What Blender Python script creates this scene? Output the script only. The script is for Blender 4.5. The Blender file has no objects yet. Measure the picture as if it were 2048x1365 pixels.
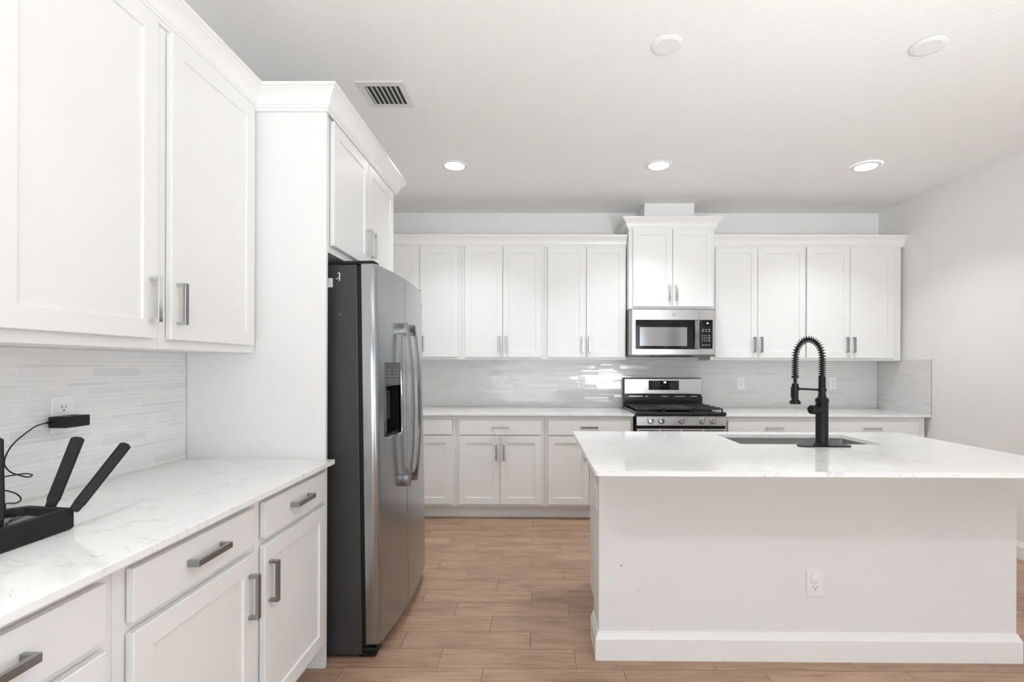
import bpy, bmesh, math, random
from mathutils import Vector, Matrix
PI = math.pi
S = bpy.context.scene
COL = S.collection

# ------------------------------------------------------------------ camera, world, exposure
cam_d = bpy.data.cameras.new('camera')
cam = bpy.data.objects.new('camera', cam_d); COL.objects.link(cam)
cam_d.sensor_width = 36.0
cam_d.lens = 36.0 * 973.5 / 2048
cam_d.shift_x = -(1064.8 - 1024) / 2048
cam_d.shift_y = (731.0 - 682.5) / 2048
cam_d.clip_start = 0.02
cam.matrix_world = Matrix.Translation((0, 0, 1.325)) @ Matrix.Rotation(0.007, 4, 'Z') @ Matrix.Rotation(PI / 2, 4, 'X') @ Matrix.Rotation(0.0032, 4, 'Z')
S.camera = cam

w = bpy.data.worlds.new('world'); S.world = w; w.use_nodes = True
bg = w.node_tree.nodes['Background']
# grey sky above, brighter lower half added to light the ceiling through the windows
_n = w.node_tree.nodes; _l = w.node_tree.links
_tc = _n.new('ShaderNodeTexCoord'); _sp = _n.new('ShaderNodeSeparateXYZ'); _rp = _n.new('ShaderNodeValToRGB')
_l.new(_tc.outputs['Generated'], _sp.inputs[0]); _mr = _n.new('ShaderNodeMapRange'); _mr.inputs[1].default_value = -1
_l.new(_sp.outputs[2], _mr.inputs[0]); _l.new(_mr.outputs[0], _rp.inputs[0])
_rp.color_ramp.elements[0].position = .47; _rp.color_ramp.elements[0].color = (.92, .965, 1.0, 1)
_rp.color_ramp.elements[1].position = .53; _rp.color_ramp.elements[1].color = (.38, .42, .46, 1)
_l.new(_rp.outputs[0], bg.inputs['Color'])
WORLD_STRENGTH = 5.0
bg.inputs['Strength'].default_value = WORLD_STRENGTH
LAMP_STRENGTH = 6.5       # the three kitchen downlights over the aisle
BOUNCE = 46.0              # unseen soft light added behind the camera to brighten the ceiling
LAMP_REAR = 4.6           # downlights of the room behind the camera
S.view_settings.view_transform = 'Standard'
S.view_settings.look = 'None'
S.view_settings.gamma = 1.0
S.view_settings.use_curve_mapping = False
S.view_settings.exposure = 0.30
S.cycles.max_bounces = 12
S.cycles.diffuse_bounces = 8
S.cycles.glossy_bounces = 6
S.cycles.sample_clamp_indirect = 8.0
S.cycles.use_denoising = True

bl = bpy.data.lights.new('added_bounce_light', 'AREA'); bl.shape = 'DISK'; bl.size = 0.9; bl.spread = math.radians(115); bl.energy = BOUNCE; bl.color = (.915, .975, 1.0)
bo = bpy.data.objects.new('added_bounce_light', bl); COL.objects.link(bo); bo.location = (1.4, -.9, .95)
bo.rotation_euler = Vector((-.08, .75, 1)).to_track_quat('-Z', 'Y').to_euler()

# ------------------------------------------------------------------ materials
def lin(c):
    return tuple(((v / 255) / 12.92 if v / 255 <= .04045 else ((v / 255 + .055) / 1.055) ** 2.4) for v in c)

def mat(name, col, rough=0.5, metal=0.0, emit=None, spec=0.5, coat=0.0):
    m = bpy.data.materials.new(name); m.use_nodes = True
    b = m.node_tree.nodes['Principled BSDF']
    b.inputs['Base Color'].default_value = (*col, 1)
    b.inputs['Roughness'].default_value = rough
    b.inputs['Metallic'].default_value = metal
    b.inputs['Specular IOR Level'].default_value = spec
    b.inputs['Coat Weight'].default_value = coat
    if emit:
        b.inputs['Emission Color'].default_value = (*emit[0], 1)
        b.inputs['Emission Strength'].default_value = emit[1]
    return m

class NT:
    def __init__(s, m):
        s.t = m.node_tree; s.b = s.t.nodes['Principled BSDF']
    def n(s, ty, **kw):
        x = s.t.nodes.new(ty)
        for k, v in kw.items(): setattr(x, k, v)
        return x
    def l(s, a, b): s.t.links.new(a, b)
    def m(s, op, a, b=None, c=None):
        x = s.n('ShaderNodeMath', operation=op)
        for i, v in enumerate((a, b, c)):
            if v is None: continue
            if isinstance(v, (int, float)): x.inputs[i].default_value = v
            else: s.l(v, x.inputs[i])
        return x.outputs[0]
    def mix(s, f, a, b):
        x = s.n('ShaderNodeMix', data_type='RGBA')
        if isinstance(f, (int, float)): x.inputs[0].default_value = f
        else: s.l(f, x.inputs[0])
        for i, v in ((6, a), (7, b)):
            if isinstance(v, tuple): x.inputs[i].default_value = (*v, 1)
            else: s.l(v, x.inputs[i])
        return x.outputs[2]
    def noise(s, vec, scale, detail=2.0, rough=.5, dist=0.0):
        x = s.n('ShaderNodeTexNoise'); s.l(vec, x.inputs['Vector'])
        x.inputs['Scale'].default_value = scale; x.inputs['Detail'].default_value = detail
        x.inputs['Roughness'].default_value = rough; x.inputs['Distortion'].default_value = dist
        return x.outputs[0]
    def ramp(s, f, stops):
        x = s.n('ShaderNodeValToRGB'); s.l(f, x.inputs[0]); e = x.color_ramp.elements
        while len(e) < len(stops): e.new(.5)
        for i, (p, c) in enumerate(stops):
            e[i].position = p; e[i].color = (*c, 1) if isinstance(c, tuple) else (c, c, c, 1)
        return x.outputs[0]
    def bump(s, h, strength, dist):
        x = s.n('ShaderNodeBump'); s.l(h, x.inputs['Height'])
        x.inputs['Strength'].default_value = strength; x.inputs['Distance'].default_value = dist
        s.l(x.outputs[0], s.b.inputs['Normal'])
    def obj(s): return s.n('ShaderNodeTexCoord').outputs['Object']
    def scaled(s, v, sc):
        x = s.n('ShaderNodeMapping'); s.l(v, x.inputs[0]); x.inputs['Scale'].default_value = sc
        return x.outputs[0]

M = {}
M['white'] = mat('cabinet_white_paint', (.79, .79, .785), .36)
M['wall'] = mat('wall_paint', (.81, .803, .795), .7, spec=.25)
t = NT(M['wall']); t.bump(t.noise(t.obj(), 90, 3), .12, .004)
M['knee'] = mat('island_wall_paint', (.77, .775, .775), .6, spec=.3)
t = NT(M['knee']); o = t.obj(); t.bump(t.noise(o, 70, 3), .12, .004)
sm = t.ramp(t.noise(o, 6.5, 3, .6), [(.66, 0.0), (.76, 1.0)])
t.l(t.mix(t.m('MULTIPLY', sm, .35), (.77, .775, .775), (.66, .66, .66)), t.b.inputs['Base Color'])
M['ceiling'] = mat('ceiling_texture_paint', (.86, .853, .843), .8, spec=.2)
t = NT(M['ceiling']); t.bump(t.noise(t.obj(), 34, 4, .6), .35, .006)
M['trim'] = mat('trim_white_gloss', (.82, .82, .815), .3)
M['chrome'] = mat('polished_chrome', (.62, .62, .62), .1, 1.0)
M['nickel'] = mat('satin_nickel', (.35, .365, .375), .22, 1.0)
M['black'] = mat('matte_black', (.006, .006, .006), .42, spec=.28)
M['blackplastic'] = mat('black_plastic', (.009, .009, .0095), .5, spec=.3)
M['iron'] = mat('cast_iron', (.018, .018, .018), .45)
M['enamel'] = mat('black_enamel', (.02, .021, .023), .12)
M['glass_black'] = mat('black_glass', (.012, .013, .014), .05)
M['void'] = mat('dark_void', (.015, .015, .015), .9)
M['print'] = mat('light_print', (.6, .6, .6), .5)
M['digits'] = mat('lit_digits', (.8, .8, .8), .5, emit=((1, 1, 1), 1.2))
M['plate'] = mat('outlet_plastic', (.82, .82, .815), .3)
M['paper'] = mat('white_label', (.8, .8, .8), .6)
M['lens'] = mat('lamp_lens', (.9, .9, .9), .5, emit=((1, .99, .97), 18.0))
M['ductgrey'] = mat('duct_inside', (.05, .05, .05), .8)
# stainless steel with brushing
def steel(name, col, rough, sc):
    m = mat(name, col, rough, 1.0); t = NT(m)
    n = t.noise(t.scaled(t.obj(), sc), 30, 3, .7)
    t.l(t.m('MULTIPLY_ADD', n, .10, rough - .05), t.b.inputs['Roughness'])
    t.bump(n, .03, .001)
    return m
M['steel'] = steel('brushed_stainless', (.60, .595, .59), .24, (1, 1, 40))
M['fridge_steel'] = steel('fridge_stainless', (.385, .40, .41), .24, (1, 1, 45))
M['handle_steel'] = steel('handle_stainless', (.27, .27, .27), .25, (30, 30, 1))
M['sinksteel'] = mat('sink_stainless', (.60, .60, .595), .30, 1.0)
M['fridge_side'] = mat('fridge_side_grey', (.036, .036, .036), .42)
t = NT(M['fridge_side']); t.bump(t.noise(t.obj(), 700, 2), .25, .001)
# quartz
m = M['quartz'] = mat('white_quartz', (.8, .8, .8), .07); t = NT(m); o = t.obj()
n1 = t.noise(t.scaled(o, (1, 2.2, 1)), 5.5, 6, .62, 1.2)
v1 = t.ramp(t.m('ABSOLUTE', t.m('SUBTRACT', n1, .5)), [(0.0, 1.0), (.018, 0.0)])
gate = t.ramp(t.noise(o, 9, 3), [(.47, 0.0), (.62, 1.0)])
v1 = t.m('MULTIPLY', v1, gate)
cl = t.noise(o, 3.0, 5, .6, .6)
base = t.ramp(cl, [(.35, (.87, .868, .86)), (.65, (.82, .818, .81))])
t.l(t.mix(t.m('MULTIPLY', v1, .5), base, (.40, .40, .40)), t.b.inputs['Base Color'])
# glass wall tile: colour comes from the tile's own attribute
m = M['tile'] = mat('glazed_strip_tile', (.7, .7, .69), .07, spec=.45); t = NT(m)
a = t.n('ShaderNodeAttribute', attribute_name='Col'); t.l(a.outputs['Color'], t.b.inputs['Base Color'])
a = t.n('ShaderNodeAttribute', attribute_name='Tilt'); gn = t.n('ShaderNodeNewGeometry')   # every tile sits at its own slight angle
va_ = t.n('ShaderNodeVectorMath', operation='ADD'); t.l(a.outputs['Vector'], va_.inputs[0]); t.l(gn.outputs['Normal'], va_.inputs[1])
vn_ = t.n('ShaderNodeVectorMath', operation='NORMALIZE'); t.l(va_.outputs[0], vn_.inputs[0]); t.l(vn_.outputs[0], t.b.inputs['Normal'])
M['grout_grey'] = mat('pale_grey_grout', (.765, .76, .75), .7)
M['grout'] = mat('white_grout', (.86, .86, .85), .7)
# wood look floor tile 6x24 inch in third offset
m = M['floor'] = mat('wood_look_tile', (.35, .25, .18), .38, spec=.4); t = NT(m)
sx = t.n('ShaderNodeSeparateXYZ'); t.l(t.obj(), sx.inputs[0]); X, Y = sx.outputs[0], sx.outputs[1]
PW, PL = .1468, .6100
rowf = t.m('DIVIDE', t.m('ADD', Y, -2.1233 + 100 * PW), PW)
row = t.m('FLOOR', rowf); fr = t.m('FRACT', rowf)
# row 106 (Y 3.004..3.151) has a joint at X=-.428; each nearer row shifts by +.2033
uf = t.m('DIVIDE', t.m('ADD', t.m('ADD', X, .428 + 40 * PL), t.m('MULTIPLY', t.m('SUBTRACT', row, 106), PL / 3)), PL)
cell = t.m('FLOOR', uf); fu = t.m('FRACT', uf)
dr = t.m('MULTIPLY', t.m('MINIMUM', fr, t.m('SUBTRACT', 1, fr)), PW)
du = t.m('MULTIPLY', t.m('MINIMUM', fu, t.m('SUBTRACT', 1, fu)), PL)
d = t.m('MINIMUM', dr, du)
grout = t.m('LESS_THAN', d, .0016)
cb = t.n('ShaderNodeCombineXYZ'); t.l(row, cb.inputs[0]); t.l(cell, cb.inputs[1])
wn = t.n('ShaderNodeTexWhiteNoise', noise_dimensions='3D'); t.l(cb.outputs[0], wn.inputs['Vector'])
off = t.n('ShaderNodeVectorMath', operation='MULTIPLY_ADD'); t.l(wn.outputs['Color'], off.inputs[0])
off.inputs[1].default_value = (9, 9, 9); t.l(t.obj(), off.inputs[2])
g1 = t.noise(t.scaled(off.outputs[0], (2.2, 26, 1)), 2.2, 6, .62, .5)
g2 = t.noise(t.scaled(off.outputs[0], (1.2, 5, 1)), 2.6, 3, .5)
g = t.m('ADD', t.m('MULTIPLY', g1, .6), t.m('MULTIPLY', g2, .4))
wood = t.ramp(g, [(.34, (.238, .146, .097)), (.5, (.365, .236, .161)), (.66, (.455, .306, .216))])
hs = t.n('ShaderNodeHueSaturation'); t.l(wood, hs.inputs['Color'])
t.l(t.m('MULTIPLY_ADD', wn.outputs['Value'], .16, .92), hs.inputs['Value'])
t.l(t.mix(grout, hs.outputs[0], (.17, .115, .085)), t.b.inputs['Base Color'])
t.bump(t.m('MULTIPLY', t.m('MINIMUM', t.m('DIVIDE', d, .003), 1), 1), .5, .0015)
# window glass
m = M['pane'] = bpy.data.materials.new('window_glass'); m.use_nodes = True; nt = m.node_tree; nt.nodes.clear()
out = nt.nodes.new('ShaderNodeOutputMaterial'); mx = nt.nodes.new('ShaderNodeMixShader'); fz = nt.nodes.new('ShaderNodeFresnel')
tr = nt.nodes.new('ShaderNodeBsdfTransparent'); gl = nt.nodes.new('ShaderNodeBsdfGlossy'); gl.inputs['Roughness'].default_value = .02
nt.links.new(fz.outputs[0], mx.inputs[0]); nt.links.new(tr.outputs[0], mx.inputs[1]); nt.links.new(gl.outputs[0], mx.inputs[2]); nt.links.new(mx.outputs[0], out.inputs[0])

# ------------------------------------------------------------------ mesh helpers
def BM(): return bmesh.new()

def box(bm, x0, x1, y0, y1, z0, z1, bev=0.0, seg=2, sel=None):
    vs = [bm.verts.new((x, y, z)) for x in (x0, x1) for y in (y0, y1) for z in (z0, z1)]
    fs = [bm.faces.new([vs[i] for i in q]) for q in ((0, 1, 3, 2), (4, 6, 7, 5), (0, 4, 5, 1), (2, 3, 7, 6), (0, 2, 6, 4), (1, 5, 7, 3))]
    if bev > 0:
        es = list({e for f in fs for e in f.edges})
        if sel: es = [e for e in es if sel(e)]
        bmesh.ops.bevel(bm, geom=es, offset=bev, segments=seg, affect='EDGES', profile=.5)
    return vs

vertical = lambda e: abs(e.verts[0].co.z - e.verts[1].co.z) > 1e-5

def prism(bm, pts, z0, z1):
    a = [bm.verts.new((x, y, z0)) for x, y in pts]; b = [bm.verts.new((x, y, z1)) for x, y in pts]
    n = len(pts)
    for i in range(n): bm.faces.new((a[i], a[(i + 1) % n], b[(i + 1) % n], b[i]))
    bm.faces.new(a[::-1]); bm.faces.new(b)

def xform(bm, verts, mtx):
    bmesh.ops.transform(bm, matrix=mtx, verts=verts)

def lathe(bm, prof, c=(0, 0, 0), n=32, axis=(0, 0, 1), caps=True):
    R = Vector((0, 0, 1)).rotation_difference(Vector(axis)).to_matrix(); c = Vector(c); rings = []
    for r, z in prof:
        rings.append([bm.verts.new(R @ Vector((r * math.cos(2 * PI * k / n), r * math.sin(2 * PI * k / n), z)) + c) for k in range(n)])
    for i in range(len(rings) - 1):
        for k in range(n): bm.faces.new((rings[i][k], rings[i][(k + 1) % n], rings[i + 1][(k + 1) % n], rings[i + 1][k]))
    if caps:
        bm.faces.new(rings[0][::-1]); bm.faces.new(rings[-1])

def tube(bm, pts, r, n=10, caps=True):
    pts = [Vector(p) for p in pts]; rings = []; up = None
    for i, p in enumerate(pts):
        d = (pts[min(i + 1, len(pts) - 1)] - pts[max(i - 1, 0)]).normalized()
        if up is None:
            up = Vector((0, 0, 1)) if abs(d.z) < .9 else Vector((1, 0, 0))
        s = d.cross(up).normalized(); up = s.cross(d).normalized()
        rr = r[i] if isinstance(r, (list, tuple)) else r
        rings.append([bm.verts.new(p + (s * math.cos(2 * PI * k / n) + up * math.sin(2 * PI * k / n)) * rr) for k in range(n)])
    for i in range(len(rings) - 1):
        for k in range(n): bm.faces.new((rings[i][k], rings[i][(k + 1) % n], rings[i + 1][(k + 1) % n], rings[i + 1][k]))
    if caps: bm.faces.new(rings[0][::-1]); bm.faces.new(rings[-1])

def smooth_path(pts, per=8):
    pts = [Vector(p) for p in pts]; P = [pts[0]] + pts + [pts[-1]]; out = []
    for i in range(1, len(P) - 2):
        for k in range(per):
            u = k / per; a, b, c, d = P[i - 1], P[i], P[i + 1], P[i + 2]
            out.append(.5 * ((2 * b) + (c - a) * u + (2 * a - 5 * b + 4 * c - d) * u * u + (3 * b - a - 3 * c + d) * u ** 3))
    out.append(pts[-1]); return out

def sweep(bm, prof, path):
    """profile (out, z) swept along a plan path; outward is to the right of travel, mitred corners"""
    P = [Vector((x, y, 0)) for x, y in path]; n = len(P); dirs = [(P[i + 1] - P[i]).normalized() for i in range(n - 1)]
    nor = [Vector((d.y, -d.x, 0)) for d in dirs]; rings = []
    for i in range(n):
        if i == 0: o = nor[0]
        elif i == n - 1: o = nor[-1]
        else:
            b = (nor[i - 1] + nor[i]).normalized(); o = b / max(.2, b.dot(nor[i]))
        rings.append([bm.verts.new(P[i] + o * u + Vector((0, 0, z))) for u, z in prof])
    m = len(prof)
    for i in range(n - 1):
        for k in range(m): bm.faces.new((rings[i][k], rings[i + 1][k], rings[i + 1][(k + 1) % m], rings[i][(k + 1) % m]))
    bm.faces.new(rings[0]); bm.faces.new(rings[-1][::-1])

def obj(name, bm, m, parent=None, off=None, smooth=False):
    bmesh.ops.recalc_face_normals(bm, faces=bm.faces[:])
    if off is not None: bmesh.ops.translate(bm, vec=-Vector(off), verts=bm.verts[:])
    me = bpy.data.meshes.new(name); bm.to_mesh(me); bm.free()
    me.materials.append(M[m] if isinstance(m, str) else m)
    o = bpy.data.objects.new(name, me); COL.objects.link(o)
    if smooth:
        for p in me.polygons: p.use_smooth = True
        try:
            me.set_sharp_from_angle(angle=math.radians(38))
        except Exception: pass
    if parent: o.parent = parent
    return o

def tag(o, label, cat, group=None):
    o['label'] = label; o['category'] = cat
    if group: o['group'] = group
    return o

def thing(name, label, cat, loc=(0, 0, 0), rotz=0.0, group=None):
    o = bpy.data.objects.new(name, None); COL.objects.link(o); o.empty_display_size = .1
    o.location = loc; o.rotation_euler = (0, 0, rotz)
    return tag(o, label, cat, group)

def solo(name, bm, m, label, cat, group=None, smooth=False, loc=(0, 0, 0)):
    o = obj(name, bm, m, off=loc, smooth=smooth); o.location = loc
    return tag(o, label, cat, group)

def struct(name, bm, m, parent=None):
    o = obj(name, bm, m, parent)
    if not parent: o['kind'] = 'structure'
    return o

# ------------------------------------------------------------------ room shell
XL, XR, YB, YF, ZC = -1.53, 3.35, 4.787, -4.6, 2.822
CT = .9128                       # counter top height
b = BM(); box(b, XL - .12, XR + .12, YF - .12, YB + .12, -.1, 0); struct('floor', b, 'floor')
b = BM(); box(b, XL - .12, XR + .12, YF - .12, YB + .12, ZC, ZC + .1); struct('ceiling', b, 'ceiling')
b = BM(); box(b, XL - .12, XR + .12, YB, YB + .12, 0, ZC); struct('wall_back', b, 'wall')
b = BM(); box(b, XL - .12, XL, YF, YB, 0, ZC); struct('wall_left', b, 'wall')
b = BM(); ry0, ry1, rz0, rz1 = -4.2, -.1, .05, 2.45
box(b, XR, XR + .12, YF, ry0, 0, ZC); box(b, XR, XR + .12, ry1, YB, 0, ZC); box(b, XR, XR + .12, ry0, ry1, 0, rz0); box(b, XR, XR + .12, ry0, ry1, rz1, ZC)
struct('wall_right', b, 'wall')
b = BM()
for i in range(4):
    y = ry0 + i * (ry1 - ry0 - .05) / 3; box(b, XR + .03, XR + .09, y, y + .05, rz0, rz1)
box(b, XR + .03, XR + .09, ry0, ry1, rz0, rz0 + .05); box(b, XR + .03, XR + .09, ry0, ry1, rz1 - .05, rz1)
wf = struct('added_window_2', b, 'trim')  # unseen window added to let more daylight onto the ceiling
b = BM(); box(b, XR + .060, XR + .065, ry0 + .02, ry1 - .02, rz0 + .02, rz1 - .02); struct('glass_pane', b, 'pane', wf)
wx0, wx1, wz0, wz1 = -1.0, 2.9, .08, 2.45
b = BM()
box(b, XL - .12, wx0, YF - .12, YF, 0, ZC); box(b, wx1, XR + .12, YF - .12, YF, 0, ZC)
box(b, wx0, wx1, YF - .12, YF, 0, wz0); box(b, wx0, wx1, YF - .12, YF, wz1, ZC)
struct('wall_front', b, 'wall')
b = BM()
for i in range(4):
    x = wx0 + i * (wx1 - wx0 - .05) / 3; box(b, x, x + .05, YF - .09, YF - .03, wz0, wz1)
box(b, wx0, wx1, YF - .09, YF - .03, wz0, wz0 + .05); box(b, wx0, wx1, YF - .09, YF - .03, wz1 - .05, wz1)
wf = struct('window_1', b, 'trim')
b = BM(); box(b, wx0 + .02, wx1 - .02, YF - .065, YF - .060, wz0 + .02, wz1 - .02); struct('glass_pane', b, 'pane', wf)

def base_prof(h, t): return [(0, 0), (t, 0), (t, h - .03), (t - .003, h - .024), (t - .006, h - .016), (t - .010, h - .004), (t - .011, h), (0, h)]
b = BM(); sweep(b, base_prof(.115, .015), [(XR, 4.15), (XR, -.1)]); struct('baseboard_right', b, 'trim')
b = BM(); sweep(b, base_prof(.115, .015), [(XL, YF), (XL, .49)]); struct('baseboard_left', b, 'trim')

# ------------------------------------------------------------------ cabinets
def shaker(bm, x0, x1, z0, z1, yf=-.0225, t=.0185, st=.057, rec=.0065):
    """door slab whose front face (towards -y) has a recessed flat panel"""
    e = .0018
    def ring(a, y): return [bm.verts.new((x, y, z)) for x, z in ((x0 + a, z0 + a), (x1 - a, z0 + a), (x1 - a, z1 - a), (x0 + a, z1 - a))]
    R = [ring(0, yf + t), ring(0, yf + e), ring(e, yf), ring(st - .0005, yf), ring(st + .0015, yf + rec)]
    for i in range(4):
        for k in range(4): bm.faces.new((R[i][k], R[i][(k + 1) % 4], R[i + 1][(k + 1) % 4], R[i + 1][k]))
    bm.faces.new(R[0][::-1]); bm.faces.new(R[4])

def pull(bm, cx, cz, vert, yf=-.0225, L=.140, W=.017, T=.0095, out=.032):
    """square section bar pull with two rectangular feet"""
    h = L / 2
    def bb(a0, a1, y0, y1, c0, c1):
        if vert: box(bm, cx + c0, cx + c1, y0, y1, cz + a0, cz + a1, .0008, 1)
        else: box(bm, cx + a0, cx + a1, y0, y1, cz + c0, cz + c1, .0008, 1)
    bb(-h, h, yf - out, yf - out + T, -W / 2, W / 2)
    for s in (-1, 1):
        a0, a1 = sorted((s * h, s * (h - .010)))
        bb(a0, a1, yf - out + T - .0005, yf + .0005, -W / 2, W / 2)

def cabinet(name, label, loc, rotz, w, d, z0, z1, doors=(), drawers=(), toe=0.0, group=None, cat='cabinet', pullmat='nickel'):
    """loc = left end of the face frame on the plan; local x along the front, front faces local -y"""
    r = thing(name, label, cat, (loc[0], loc[1], 0), rotz, group)
    b = BM(); g = .0006
    if toe > 0:
        box(b, g, w - g, 0, d, toe, z1, .0008, 1); box(b, 0, w, .075, d, .0, toe + .001)
    else:
        box(b, g, w - g, 0, d, z0, z1, .0008, 1)
    obj('body', b, 'white', r)
    for (x0, x1, a, c, side) in doors:
        b = BM(); shaker(b, x0, x1, a, c); dd = obj('door', b, 'white', r)
        if side:
            hx = x1 - .029 if side[0] == 'R' else x0 + .029
            hz = c - .0585 - .07 if side[1] == 'T' else a + .05 + .07
            b = BM(); pull(b, hx, hz, True); obj('handle', b, pullmat, dd)
    for (x0, x1, a, c) in drawers:
        b = BM(); box(b, x0, x1, -.0225, -.004, a, c, .002, 2); dd = obj('drawer', b, 'white', r)
        b = BM(); pull(b, (x0 + x1) / 2, (a + c) / 2 + .004, False); obj('handle', b, pullmat, dd)
    return r

UP0, UP1 = 1.376, 2.43
GB = 'white upper cabinets on the back wall'
def upper_pair(label, x0, x1, e0, gap, e1, group=GB):
    return cabinet('upper_cabinet', label, (x0, 4.462), 0, x1 - x0, .323, UP0, UP1,
                   doors=[(e0 - x0, gap - .002 - x0, 1.398, 2.407, 'RB'), (gap + .002 - x0, e1 - x0, 1.398, 2.407, 'LB')], group=group)
upper_pair('white two-door upper cabinet on back wall, half hidden behind the refrigerator', -1.447, -.683, -1.417, -1.0637, -.7104)
upper_pair('white two-door upper cabinet on back wall, first fully visible one right of the refrigerator', -.683, .079, -.651, -.3037, .0519)
upper_pair('white two-door upper cabinet on back wall, directly left of the microwave', .079, .8245, .1066, .4585, .814)
upper_pair('white two-door upper cabinet on back wall, directly right of the microwave', 1.5925, 2.455, 1.6336, 2.0161, 2.4496)
upper_pair('white two-door upper cabinet at far right end of back wall', 2.455, 3.326, 2.4605, 2.8523, 3.2491)
# taller cabinet over the microwave
cabinet('upper_cabinet', 'raised shorter two-door white cabinet above the microwave with its own crown', (.828, 4.362), 0, .762, .423, 1.8305, 2.56,
        doors=[(.036, .3848, 1.852, 2.545, 'RB'), (.3888, .744, 1.852, 2.545, 'LB')], group=GB, pullmat='chrome')

# base cabinets on the back wall
GL = 'white base cabinets on the back wall'
DZ = (.1345, .7165); WZ = (.7295, .857)
def base_pair(label, x0, x1, e0, gap, e1, pm='nickel'):
    return cabinet('base_cabinet', label, (x0, 4.177), 0, x1 - x0, .608, 0, CT - .0205,
                   doors=[(e0 - x0, gap - .002 - x0, *DZ, 'RT'), (gap + .002 - x0, e1 - x0, *DZ, 'LT')],
                   drawers=[(e0 - x0, e1 - x0, *WZ)], toe=.112, group=GL, pullmat=pm)
base_pair('white base cabinet on back wall, mostly hidden by the refrigerator', -1.447, -.683, -1.419, -1.066, -.7137)
base_pair('white base cabinet with one wide drawer over two doors, right of the refrigerator', -.683, .078, -.6546, -.3022, .0502)
base_pair('white base cabinet left of the stove, partly behind the island', .078, .836, .1065, .4585, .8105)
base_pair('white base cabinet right of the stove, only its drawer seen over the island', 1.612, 2.44, 1.6384, 2.0285, 2.4187, 'chrome')
base_pair('white base cabinet at far right end, only its drawer seen over the island', 2.44, 3.318, 2.461, 2.854, 3.2476, 'chrome')
b = BM(); box(b, -.683, .836, 4.236, 4.251, 0, .019, .004, 2)
solo('shoe_molding', b, 'white', 'thin white shoe molding along the toe kick of the back base cabinets', 'molding', loc=(.07, 4.24, 0))

# left run, facing +X  (local x -> world Y)
GLB = 'white base cabinets on the left wall'
for (y0, y1, e0, e1, side, lab) in ((1.583, 2.108, 1.612, 2.081, 'LT', 'white base cabinet on left side, next to the refrigerator panel, handle on its near stile'),
                                    (1.051, 1.583, 1.083, 1.553, 'RT', 'white base cabinet on left side, middle of the three, handle on its far stile'),
                                    (.519, 1.051, .547, 1.014, 'RT', 'nearest white base cabinet on left side, cut off by the frame corner')):
    cabinet('base_cabinet', lab, (-.920, y0), PI / 2, y1 - y0, .607, 0, CT - .0205,
            doors=[(e0 - y0, e1 - y0, .134, .722, side)], drawers=[(e0 - y0, e1 - y0, .745, .866)], toe=.112, group=GLB)
GLU = 'white upper cabinets on the left wall'
for (y0, y1, e0, e1, side, lab) in ((1.568, 2.108, 1.597, 2.0725, 'LB', 'white single-door upper cabinet on left wall, next to the refrigerator panel'),
                                    (1.036, 1.568, 1.063, 1.540, 'RB', 'nearest white single-door upper cabinet at upper left of the photo')):
    cabinet('upper_cabinet', lab, (-1.225, y0), PI / 2, y1 - y0, .302, UP0 - .002, 2.44,
            doors=[(e0 - y0, e1 - y0, 1.406, 2.418, side)], group=GLU, pullmat='chrome')
# fridge surround
b = BM(); box(b, -1.528, -.914, 2.1125, 2.131, 0, 2.45, .001, 1)
solo('refrigerator_side_panel', b, 'white', 'tall flat white panel closing the near side of the refrigerator bay', 'panel', loc=(-1.2, 2.12, 0))
cabinet('upper_cabinet', 'deep white two-door cabinet above the refrigerator', (-.931, 2.1325), PI / 2, .985, .595, 1.828, 2.45,
        doors=[(.050, .499, 1.86, 2.42, 'RB'), (.512, .960, 1.86, 2.42, 'LB')], pullmat='chrome')
b = BM(); box(b, -1.528, -.931, 3.1185, 3.1365, 0, 2.45, .001, 1)
solo('refrigerator_side_panel', b, 'white', 'far white end panel of the refrigerator bay, hidden behind the refrigerator', 'panel', loc=(-1.2, 3.13, 0))

def crown(z0, k=1.0):
    p = [(.0005, 0), (.008, 0), (.010, .004), (.010, .011), (.0155, .013), (.0155, .0205), (.020, .024), (.0225, .034), (.027, .046), (.034, .058), (.044, .069),
         (.053, .0765), (.056, .079), (.056, .083), (.063, .085), (.063, .098), (.0005, .098)]
    return [(u * k, z0 + v * k) for u, v in p]
CG = 'white crown moldings on the cabinets'
b = BM(); sweep(b, crown(2.4105), [(XL + .003, 4.461), (.8235, 4.461)])
solo('crown_molding', b, 'trim', 'white crown molding over the back wall cabinets left of the microwave', 'molding', CG)
b = BM(); sweep(b, crown(2.4105), [(1.5945, 4.461), (XR - .002, 4.461)])
solo('crown_molding', b, 'trim', 'white crown molding over the back wall cabinets right of the microwave', 'molding', CG)
b = BM(); sweep(b, crown(2.546), [(.8275, 4.785), (.8275, 4.3615), (1.5905, 4.3615), (1.5905, 4.785)])
solo('crown_molding', b, 'trim', 'white crown molding wrapping the raised cabinet over the microwave', 'molding', CG)
b = BM(); sweep(b, crown(2.425), [(-1.2245, 1.036), (-1.2245, 2.112), (-.9135, 2.112), (-.9135, 3.137), (-1.525, 3.137)])
solo('crown_molding', b, 'trim', 'white crown molding over left cabinets, stepping around the refrigerator cabinet', 'molding', CG)
b = BM(); box(b, .9955, 1.4538, 4.49, 4.786, 2.561, ZC - .001)
solo('vent_duct_cover', b, 'trim', 'white boxed duct cover between raised cabinet and ceiling', 'duct cover', loc=(1.22, 4.64, 2.56))

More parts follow.
